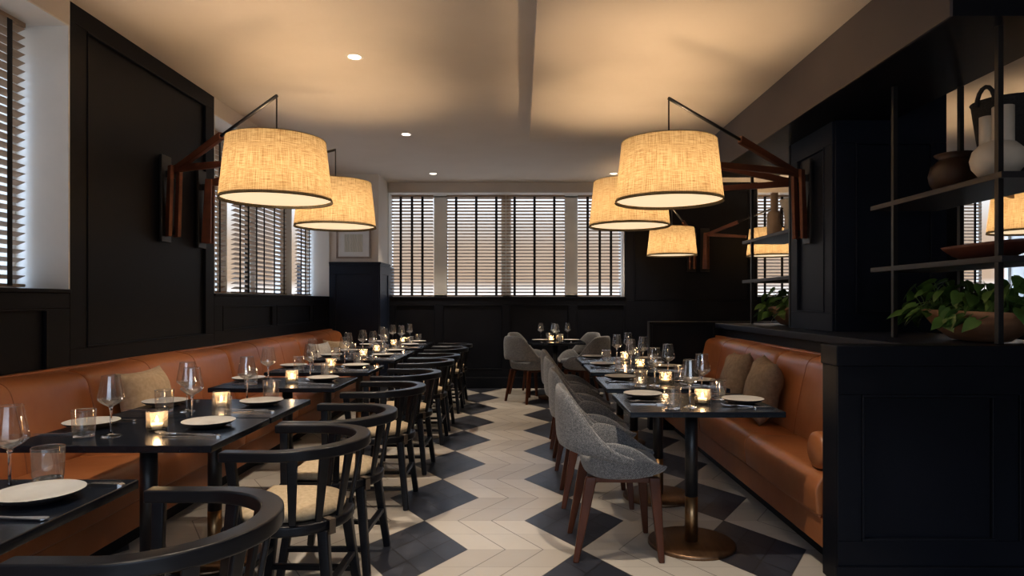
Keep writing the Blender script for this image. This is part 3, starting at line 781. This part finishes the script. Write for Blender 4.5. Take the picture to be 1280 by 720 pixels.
for side,i,tx,ty in tables:
    J=lambda s=.012: random.uniform(-s,s)
    if side=='L': where='the %s left table'%ORD[i]; ais,ban='chair side','bench side'
    elif side=='R': where='the %s right table'%ORD[i]; ais,ban='chair side','bench side'
    else: where='the square table by the back wall'; ais,ban='left side','right side'
    g='tableware on '+where
    if side=='L':
        pos={'plate':[(.205,.085,ais),(-.285,.075,ban)],'wine_glass':[(.085,.19,ais),(-.08,-.115,ban)],
             'water_glass':[(.19,.234,ais),(-.185,-.125,ban)],'candle_holder':[(.035,-.005,'')],
             'fork':[(.20,-.105,ais),(-.285,.215,ban)],'table_knife':[(.235,-.135,ais),(-.30,-.075,ban)]}
        if i==0:
            pos['plate']=[(.245,.075,ais),(-.285,.05,ban)]; pos['wine_glass']=[(.098,.16,ais),(-.10,-.15,ban)]
            pos['water_glass']=[(.15,.237,ais),(-.24,-.10,ban)]; pos['candle_holder']=[(-.12,.0,'')]
            pos['fork']=[(.275,-.085,ais),(-.30,.2,ban)]; pos['table_knife']=[(.272,.215,ais),(-.30,-.1,ban)]
    elif side=='R':
        pos={'plate':[(-.225,.16,ais),(.262,-.035,ban)],'wine_glass':[(-.05,-.165,ais),(.105,.19,ban)],
             'water_glass':[(-.15,-.215,ais),(.165,.08,ban)],'candle_holder':[(.035,-.07,'')],
             'fork':[(-.225,-.01,ais),(.22,-.165,ban)],'table_knife':[(-.22,-.085,ais),(.245,-.205,ban)]}
    else:
        pos={'plate':[(-.21,.0,ais),(.21,.0,ban)],'wine_glass':[(-.19,.17,ais),(.17,.17,ban)],
             'water_glass':[(-.08,.19,ais),(.06,-.10,ban)],'candle_holder':[(-.06,-.04,'')],
             'fork':[(-.20,-.17,ais),(.2,-.17,ban)],'table_knife':[(-.23,.24,ais),(.27,.24,ban)]}
    adj={'plate':'pale dinner plate with dark underside','wine_glass':'tall stemmed wine glass','water_glass':'clear water tumbler',
         'candle_holder':'lit tealight in a glass cup','fork':'steel fork','table_knife':'steel table knife'}
    for kind,lst in pos.items():
        for u,v,s in lst:
            lab=('%s, %s of %s' if side=='B' else '%s on the %s of %s')%(adj[kind],s,where) if s else '%s on %s'%(adj[kind],where)
            fork=kind in('fork','table_knife')
            rz=(pi/2 if side!='B' else 0)+R(random.uniform(-9,9)) if fork else random.uniform(0,6)
            jj=.0 if (side=='L' and i==0) else .004
            place(kind,tx+u+J(jj),ty+v+J(jj),TZ,rz,lab,g)
    if side=='B':
        for k,(u,v) in enumerate(((-.02,.10),(.0,-.2))):
            place('wine_glass',tx+u,ty+v,TZ,0,['middle wine glass near the candle on the table by the back wall','wine glass at the near edge of the table by the back wall'][k],g)

# ------------------------------------------------------------------ wall sconces with drum shades
def sconce(label,mount,normal,lamp,power=37,zrim=1.90):
    """mount=(x,y) on the wall, normal=outward 2D, lamp=(x,y) of the shade axis"""
    t=thing('wall_lamp',label,'lamp',(mount[0],mount[1],1.72),0,'drum wall lamps')
    def P(x,y,z): return Vector((x-mount[0],y-mount[1],z-1.72))
    n=Vector((normal[0],normal[1])); d=Vector((lamp[0]-mount[0],lamp[1]-mount[1])); 
    hub=Vector(mount)+n*.085; dd=(Vector(lamp)-hub); Lh=dd.length; dd.normalize(); sd=(-dd.y,dd.x,0); tn=Vector((-n.y,n.x))
    wd=M['walnut_dark']
    # wall plate
    b=MB(); a=Vector(mount)+n*.002; c=Vector(mount)+n*.022
    b.bar(P(*((a+c)/2),1.72),P(*((a+c)/2),2.36),.13,.02,side=(tn.x,tn.y,0)); b.build('wall_plate',M['black_metal'],t,.003)
    # two tapering uprights
    for k in (-1,1):
        b=MB(); q=hub+Vector((sd[0],sd[1]))*.032*k
        b.bar(P(q.x+n.x*-.02,q.y+n.y*-.02,1.76),P(q.x,q.y,2.285),.026,.075,.026,.05,side=sd); b.build('upright',wd,t,.004)
    b=MB(); q=hub
    b.bar(P(q.x-n.x*.066,q.y-n.y*.066,1.80),P(q.x-n.x*.01,q.y-n.y*.01,1.80),.05,.05,side=sd); b.bar(P(q.x-n.x*.066,q.y-n.y*.066,2.22),P(q.x-n.x*.01,q.y-n.y*.01,2.22),.04,.05,side=sd)
    b.build('bracket',M['black_metal'],t)
    e=hub+dd*(Lh-.36)
    b=MB(); b.bar(P(hub.x,hub.y,2.265),P(e.x,e.y,2.19),.030,.055,.026,.036,side=sd); b.build('lower_arm',wd,t,.004)
    s0=hub-dd*.03; s1=hub+dd*(Lh*.50); z0=2.25; z1=2.25+(2.55-2.25)*.52
    b=MB(); b.bar(P(s0.x,s0.y,z0),P(s1.x,s1.y,z1),.034,.046,.034,.052,side=sd); b.build('upper_arm',wd,t,.004)
    tip=Vector(lamp)
    b=MB(); b.tube([P(s1.x,s1.y,z1),P(tip.x,tip.y,2.55)],.011,10); b.build('rod',M['black_metal'],t)
    b=MB(); b.tube([P(tip.x,tip.y,2.558),P(tip.x,tip.y,2.20)],.005,8); b.build('hanger',M['black_metal'],t)
    # shade
    cx,cy=lamp; H=.375; r0,r1=.333,.292
    def L(p): return P(cx+p[0],cy+p[1],zrim+p[2])
    o=P(cx,cy,zrim)
    prof=[(r0+(r1-r0)*k/8,H*k/8) for k in range(9)]
    b=MB(); b.lathe(prof,72); sh=b.build('lamp_shade',M['shade'],t,loc=o)
    for r,z in ((r0,.0),(r1,H)):
        b=MB(); b.tube([(r*cos(2*pi*k/72),r*sin(2*pi*k/72),z) for k in range(73)],.0022,6,caps=False); b.build('piping',M['piping'],sh)
    b=MB(); b.disc(r0-.008,.018,64); b.build('diffuser',M['diffuser'],sh)
    b=MB()
    for k in range(3):
        a=2*pi*k/3+.4; b.tube([(0,0,H-.05),(r1*cos(a),r1*sin(a),H-.004)],.003,6)
    b.build('spider',M['black_metal'],sh)
    b=MB(); b.lathe([(.0,.30),(.02,.30),(.02,.25),(.0,.25)],16); b.build('socket',M['black_metal'],sh)
    b=MB(); b.lathe([(.0,.25),(.014,.245),(.03,.20),(.03,.18),(.02,.155),(.0,.148)],16); b.build('bulb',M['bulb'],sh)
    l=bpy.data.lights.new('lamp_light','POINT'); l.energy=power; l.color=(1,.66,.36); l.shadow_soft_size=.10
    lo=bpy.data.objects.new('lamp_light',l); COL.objects.link(lo); lo.parent=sh; lo.location=(0,0,.112)
    return t
sconce('large linen drum lamp on a wooden wall arm, nearest on the left',(LX,4.80),(1,0),(-1.507,4.0))
sconce('linen drum lamp partly behind the nearest left one',(LX,5.34),(1,0),(-1.55,5.42))
sconce('large linen drum lamp on a wooden arm from the navy pillar, nearest on the right',(2.20,4.95),(-1,0),(.925,4.05))
sconce('linen drum lamp partly behind the nearest right one',(2.32,5.282),(0,1),(.90,5.38))
sconce('small-looking linen drum lamp against the dark back wall on the right',(2.52,9.58),(0,-1),(2.04,8.75))
sconce('linen drum lamp seen through the open shelves behind the plant bowl',(2.72,9.58),(0,-1),(3.43,8.85))
sconce('linen drum lamp at the right edge of the picture behind the shelf post',(3.0,4.9),(1,0),(4.57,5.80))

# ------------------------------------------------------------------ recessed downlights
def downlight(x,y,z,label):
    t=thing('ceiling_light',label,'ceiling light',(x,y,z),0,'recessed ceiling spots')
    b=MB(); b.lathe([(.042,-.001),(.058,-.005),(.064,-.001)],28); b.build('trim_ring',M['white_trim'],t)
    b=MB(); b.disc(.044,-.0025,28,up=False); b.build('lens',M['downlight'],t)
    l=bpy.data.lights.new('spot','SPOT'); l.energy=190; l.color=(1,.84,.66); l.spot_size=R(80); l.spot_blend=.7; l.shadow_soft_size=.04
    lo=bpy.data.objects.new('spot',l); COL.objects.link(lo); lo.parent=t; lo.location=(0,0,-.012)
downlight(-1.2,4.675,CEIL,'round recessed ceiling spot nearest the camera')
downlight(-1.21,6.84,CEIL,'round recessed ceiling spot, middle one of the left line')
downlight(-1.21,8.94,CEIL,'round recessed ceiling spot at the far end near the back windows')
for x,y,z,q in ((-1.2,2.5,CEIL,'above the second left table'),(-1.2,.3,CEIL,'left behind the camera'),(.40,2.6,2.926,'above the near aisle'),(.40,.4,2.926,'right above the camera')): downlight(x,y,z,'round recessed ceiling spot added outside the picture, '+q)  # unseen spots, added to brighten floor and tables
downlight(1.28,8.94,CEIL,'round recessed ceiling spot above the second right lampshade')

# ------------------------------------------------------------------ open shelving
SX0,SX1=2.20,2.62
def shelving(label,y0,y1,zb,posts,shelves,deco=True):
    t=thing('shelving_unit',label,'shelf',(SX0,y0,0),0,'black open shelves on the ledge')
    for x,y,z in posts:
        b=MB(); b.box(x-.013-SX0,x+.013-SX0,y-.013-y0,y+.013-y0,z,2.554); b.build('post',M['black_metal'],t,.002)
    for z in shelves:
        b=MB(); b.box(.0,SX1-SX0,.0,y1-y0,z-.03,z); b.build('shelf',M['shelf_metal'],t,.003)
    return t
UZ,LZ=1.878,1.492
shelving('black metal open shelf with tan vases, left of the navy pillar',5.30,6.44,1.068,[(2.214,5.315,1.069),(2.214,6.20,1.069),(2.606,5.315,1.069),(2.606,6.20,1.069)],(UZ,LZ))
shelving('black metal open shelf above the panelled end wall, right side',2.965,4.08,1.068,[(2.214,3.0,1.083),(2.214,3.84,1.069),(2.606,3.0,1.083),(2.606,3.84,1.069)],(UZ,LZ))

def lathe_thing(name,label,cat,prof,m,loc,seg=32,group=None,extra=None):
    b=MB(); b.lathe(prof,seg)
    t=thing(name,label,cat,loc,0,group); b.build('body',M[m],t)
    if extra: extra(t)
    return t
# shelf A : bottle vase, pitcher
lathe_thing('bottle_vase','tall tan bottle vase with narrow neck on the upper shelf behind the lamp arm','vase',
   [(.0,.0),(.058,.002),(.064,.012),(.066,.12),(.064,.205),(.052,.228),(.034,.236),(.034,.24),(.0335,.40),(.030,.402),(.028,.30),(.0,.28)],'ceramic_tan',(2.34,5.98,UZ+.001))
def pitcher():
    t=thing('pitcher','pale flared pitcher with dark handle beside the tan bottle vase','pitcher',(2.34,5.62,UZ+.001))
    b=MB(); b.lathe([(.0,.0),(.050,.0),(.055,.01),(.052,.06),(.048,.12),(.060,.19),(.088,.262),(.090,.285),(.085,.286),(.055,.19),(.044,.12),(.0,.02)],28); b.build('body',M['ceramic_white'],t)
    b=MB(); b.tube([(-.062,0,.215),(-.085,0,.20),(-.092,0,.14),(-.088,0,.09),(-.072,0,.055),(-.052,0,.045)],.008,8); b.build('handle',M['clay_dark'],t)
pitcher()
# shelf B
def dark_pot():
    t=thing('clay_pot','squat dark brown clay pot with wide rim on the upper right shelf','pot',(2.45,3.66,UZ+.001))
    b=MB(); b.lathe([(.0,.0),(.06,.0),(.085,.012),(.122,.07),(.130,.115),(.118,.165),(.085,.198),(.072,.205),(.098,.226),(.103,.232),(.092,.232),(.066,.21),(.0,.19)],32); b.build('body',M['clay_dark'],t)
dark_pot()
def white_vase():
    t=thing('twin_neck_vase','white round vase with two upright cylinder necks on the upper right shelf','vase',(2.325,3.16,UZ+.001))
    b=MB(); b.lathe([(.0,.0),(.045,.0),(.078,.014),(.108,.055),(.116,.095),(.105,.138),(.075,.170),(.03,.186),(.0,.188)],32); b.build('body',M['ceramic_white'],t)
    for (x,y,h,r) in ((.012,-.02,.345,.046),(-.028,.035,.31,.032)):
        b=MB(); b.lathe([(r,.15),(r,h),(r-.006,h+.002),(r-.008,h-.01),(r-.01,.2),(.0,.2)],28,(x,y,0)); b.build('neck',M['ceramic_white'],t)
white_vase()
def basket():
    t=thing('woven_basket','big black woven basket with loop handles behind the white vase','basket',(2.46,3.36,UZ+.001))
    t.location=(2.50,3.34,UZ+.001)
    b=MB(); b.lathe([(.0,.0),(.085,.0),(.095,.01),(.105,.10),(.13,.26),(.15,.42),(.156,.43),(.149,.432),(.142,.42),(.12,.26),(.09,.03),(.0,.025)],36); b.build('body',M['basket'],t)
    for a in (R(200),R(20)):
        c=Vector((cos(a),sin(a),0)); u=Vector((-c.y,c.x,0))
        b=MB(); b.tube([tuple(c*.150+u*.045*cos(k/8*pi)+Vector((0,0,.40+.09*sin(k/8*pi)))) for k in range(9)],.011,8); b.build('handle',M['basket'],t)
basket()
def trough(name,label,loc,L,Wd,H,m,plant,seed,group=None):
    """long carved dough bowl along y, optional trailing plant"""
    t=thing(name,label,'planter' if plant else 'bowl',loc,0,group)
    secs=[]; n=20; prof=[(.0,.0),(.30,.0),(.55,.06),(.80,.40),(.95,.80),(1.0,1.0),(.95,1.0),(.88,.82),(.70,.50),(.4,.32),(.0,.28)]
    b=MB(); seg=40; rows=[]
    for r,z in prof:
        ring=[]
        for k in range(seg):
            a=2*pi*k/seg; ex=.85
            x=math.copysign(abs(cos(a))**ex,cos(a))*r*Wd/2*(.75+.25*r); y=math.copysign(abs(sin(a))**ex,sin(a))*r*L/2*(.62+.38*r)
            zz=z*H*(1+.04*sin(2*a+seed))+ (.012*sin(a*3+seed) if z>.3 else 0)*H*4*.3
            ring.append((x,y,zz))
        rows.append(ring)
    b.loft(rows,0,False,True,True); b.build('bowl',M[m],t)
    if plant:
        rnd=random.Random(seed)
        b=MB(); b.lathe([(.0,.62*H),(.5,.66*H),(.86,.68*H)],32,sx=Wd/2*.9,sy=L/2*.9); b.build('soil',M['soil'],t)
        fm=MB(); st=MB()
        N_=int(plant)
        for q in range(N_):
            y0=rnd.uniform(-.40,.40)*L; x0=rnd.uniform(-.30,.30)*Wd
            edge=rnd.random()<.35
            if edge:
                side=rnd.choice([-1,-1,1]); yy=y0; 
                tipv=Vector((side*Wd*rnd.uniform(.48,.66),yy+rnd.uniform(-.08,.08),H*rnd.uniform(.62,1.12)))
                if rnd.random()<.4:
                    sg=rnd.choice([-1,1]); tipv=Vector((rnd.uniform(-.3,.3)*Wd,sg*L*rnd.uniform(.48,.60),H*rnd.uniform(.75,1.2)))
            else:
                tipv=Vector((x0*1.5,y0*1.1,H*(1.05+rnd.uniform(.0,.95)))) 
            base=Vector((x0,y0*.9,.66*H)); mid=(base+tipv)/2+Vector((0,0,.05+rnd.uniform(0,.04)))
            if not edge: mid=(base+tipv)/2+Vector((rnd.uniform(-.03,.03),rnd.uniform(-.03,.03),.02))
            st.tube([base,mid,tipv],.0022,4,caps=False)
            # heart-shaped leaf
            ln=rnd.uniform(.065,.115); wd=ln*rnd.uniform(.62,.8)
            out=Vector((tipv.x-base.x,tipv.y-base.y,0)); 
            if out.length<.01: out=Vector((rnd.uniform(-1,1),rnd.uniform(-1,1),0))
            out.normalize(); ang=rnd.uniform(-.9,.9); out=Vector((out.x*cos(ang)-out.y*sin(ang),out.x*sin(ang)+out.y*cos(ang),0))
            droop=rnd.uniform(.15,1.0); fwd=(out-Vector((0,0,droop))).normalized(); sd=fwd.cross(Vector((0,0,1))).normalized()
            roll=rnd.uniform(-.7,.7); up=sd.cross(fwd); sd=(sd*cos(roll)+up*sin(roll)).normalized(); up=sd.cross(fwd)
            outl=[(-.05,.0),(-.12,.25),(.05,.46),(.32,.50),(.60,.36),(.85,.13),(1.0,.0)]
            vs=[]; 
            for (f_,w_) in outl:
                for sgn in (-1,0,1):
                    p=tipv+fwd*(f_ if sgn or f_>0 else 0)*ln+sd*sgn*w_*wd+up*(abs(sgn)*w_*.22*wd-.18*ln*f_*f_)
                    vs.append(p)
            fs=[]
            for k in range(len(outl)-1):
                fs+= [(k*3,k*3+1,k*3+4,k*3+3),(k*3+1,k*3+2,k*3+5,k*3+4)]
            fm.add(vs,fs,0,True)
        fo=fm.build('foliage',M['leaf'],t); st.build('stems',M['leaf'],fo)
    return t
trough('plant_bowl','long carved wooden bowl of green trailing plants on the near ledge at right',(2.42,3.42,1.0685),.80,.34,.165,'bowl_wood',150,3)
trough('plant_bowl','wooden bowl of green plants on the ledge left of the navy pillar',(2.42,5.78,1.0685),.66,.34,.165,'bowl_wood',110,8)
trough('wooden_bowl','low reddish wooden bowl on the lower right shelf',(2.42,3.36,LZ+.0005),.60,.26,.085,'bowl_red',0,5)

# framed print on the corner pier
t=thing('framed_print','small framed print on the white wall above the navy pier','picture',(-2.31,8.963,1.876))
b=MB(); 
for a in ((-.24,.24,0,.025),(-.24,.24,.40,.425),(-.24,-.215,.025,.40),(.215,.24,.025,.40)): b.box(a[0],a[1],-.022,0,a[2],a[3])
b.build('frame',M['frame'],t,.003)
b=MB(); b.box(-.215,.215,-.010,-.002,.025,.40); b.build('mat_board',M['mat_board'],t)
b=MB(); b.box(-.125,.125,-.0125,-.0102,.09,.335); b.build('print',M['print'],t)

# ------------------------------------------------------------------ daylight
W=bpy.data.worlds.new('sky'); S.world=W; W.use_nodes=True; nt=W.node_tree; n=N(nt); bg=nt.nodes['Background']
g=n.node('ShaderNodeTexCoord'); sp=n.node('ShaderNodeSeparateXYZ'); n.link(g.outputs['Generated'],sp.inputs[0])
f=n.m('DIVIDE',n.m('ADD',sp.outputs[2],.2),1.2)
K_=18.0
st=[(-.2,(1.3,1.3,1.35)),(-.01,(1.4,1.4,1.4)),(.012,(1.5,1.5,1.5)),(.03,(.66,.47,.33)),(.085,(.70,.54,.41)),(.12,(.95,.92,.90)),(.165,(1.5,1.65,1.9)),(.32,(5.5,7.0,9.0)),(1,(10,13,17.5))]
n.link(n.ramp(f,[((z+.2)/1.2,tuple(c/K_ for c in q)) for z,q in st]),bg.inputs['Color'])
bg.inputs['Strength'].default_value=K_
def portal(loc,rot,w,h):
    l=bpy.data.lights.new('window_portal','AREA'); l.shape='RECTANGLE'; l.size=w; l.size_y=h; l.cycles.is_portal=True
    o=bpy.data.objects.new('window_portal',l); COL.objects.link(o); o.location=loc; o.rotation_euler=rot
portal((-.21,BY+.42,2.13),(R(-90),0,0),3.6,1.6)
portal((.1,FY-.25,1.87),(R(90),0,0),4.2,1.95)
portal((5.5,BY+.42,2.13),(R(-90),0,0),4.1,1.6)
for y,w_ in ((7.27,3.4),(2.5,2.7),(-1.5,2.4)): portal((LX-.62,y,2.13),(R(90),0,R(-90)),w_,1.6)

# ------------------------------------------------------------------ camera, view
cam=bpy.data.cameras.new('camera'); co=bpy.data.objects.new('camera',cam); COL.objects.link(co)
co.location=(0,0,1.28); co.rotation_euler=(R(90),0,0); cam.sensor_width=36; cam.lens=36*810/1280
cam.shift_x=-11/1280; cam.shift_y=17/1280; cam.clip_start=.05
S.camera=co
S.view_settings.view_transform='Standard'; S.view_settings.look='None'; S.view_settings.gamma=1; S.view_settings.use_curve_mapping=False
S.view_settings.exposure=0.0
S.cycles.max_bounces=10; S.cycles.diffuse_bounces=5; S.cycles.glossy_bounces=4; S.cycles.transmission_bounces=8; S.cycles.transparent_max_bounces=24
S.cycles.caustics_reflective=False; S.cycles.caustics_refractive=False; S.cycles.sample_clamp_indirect=6
S.cycles.use_denoising=True
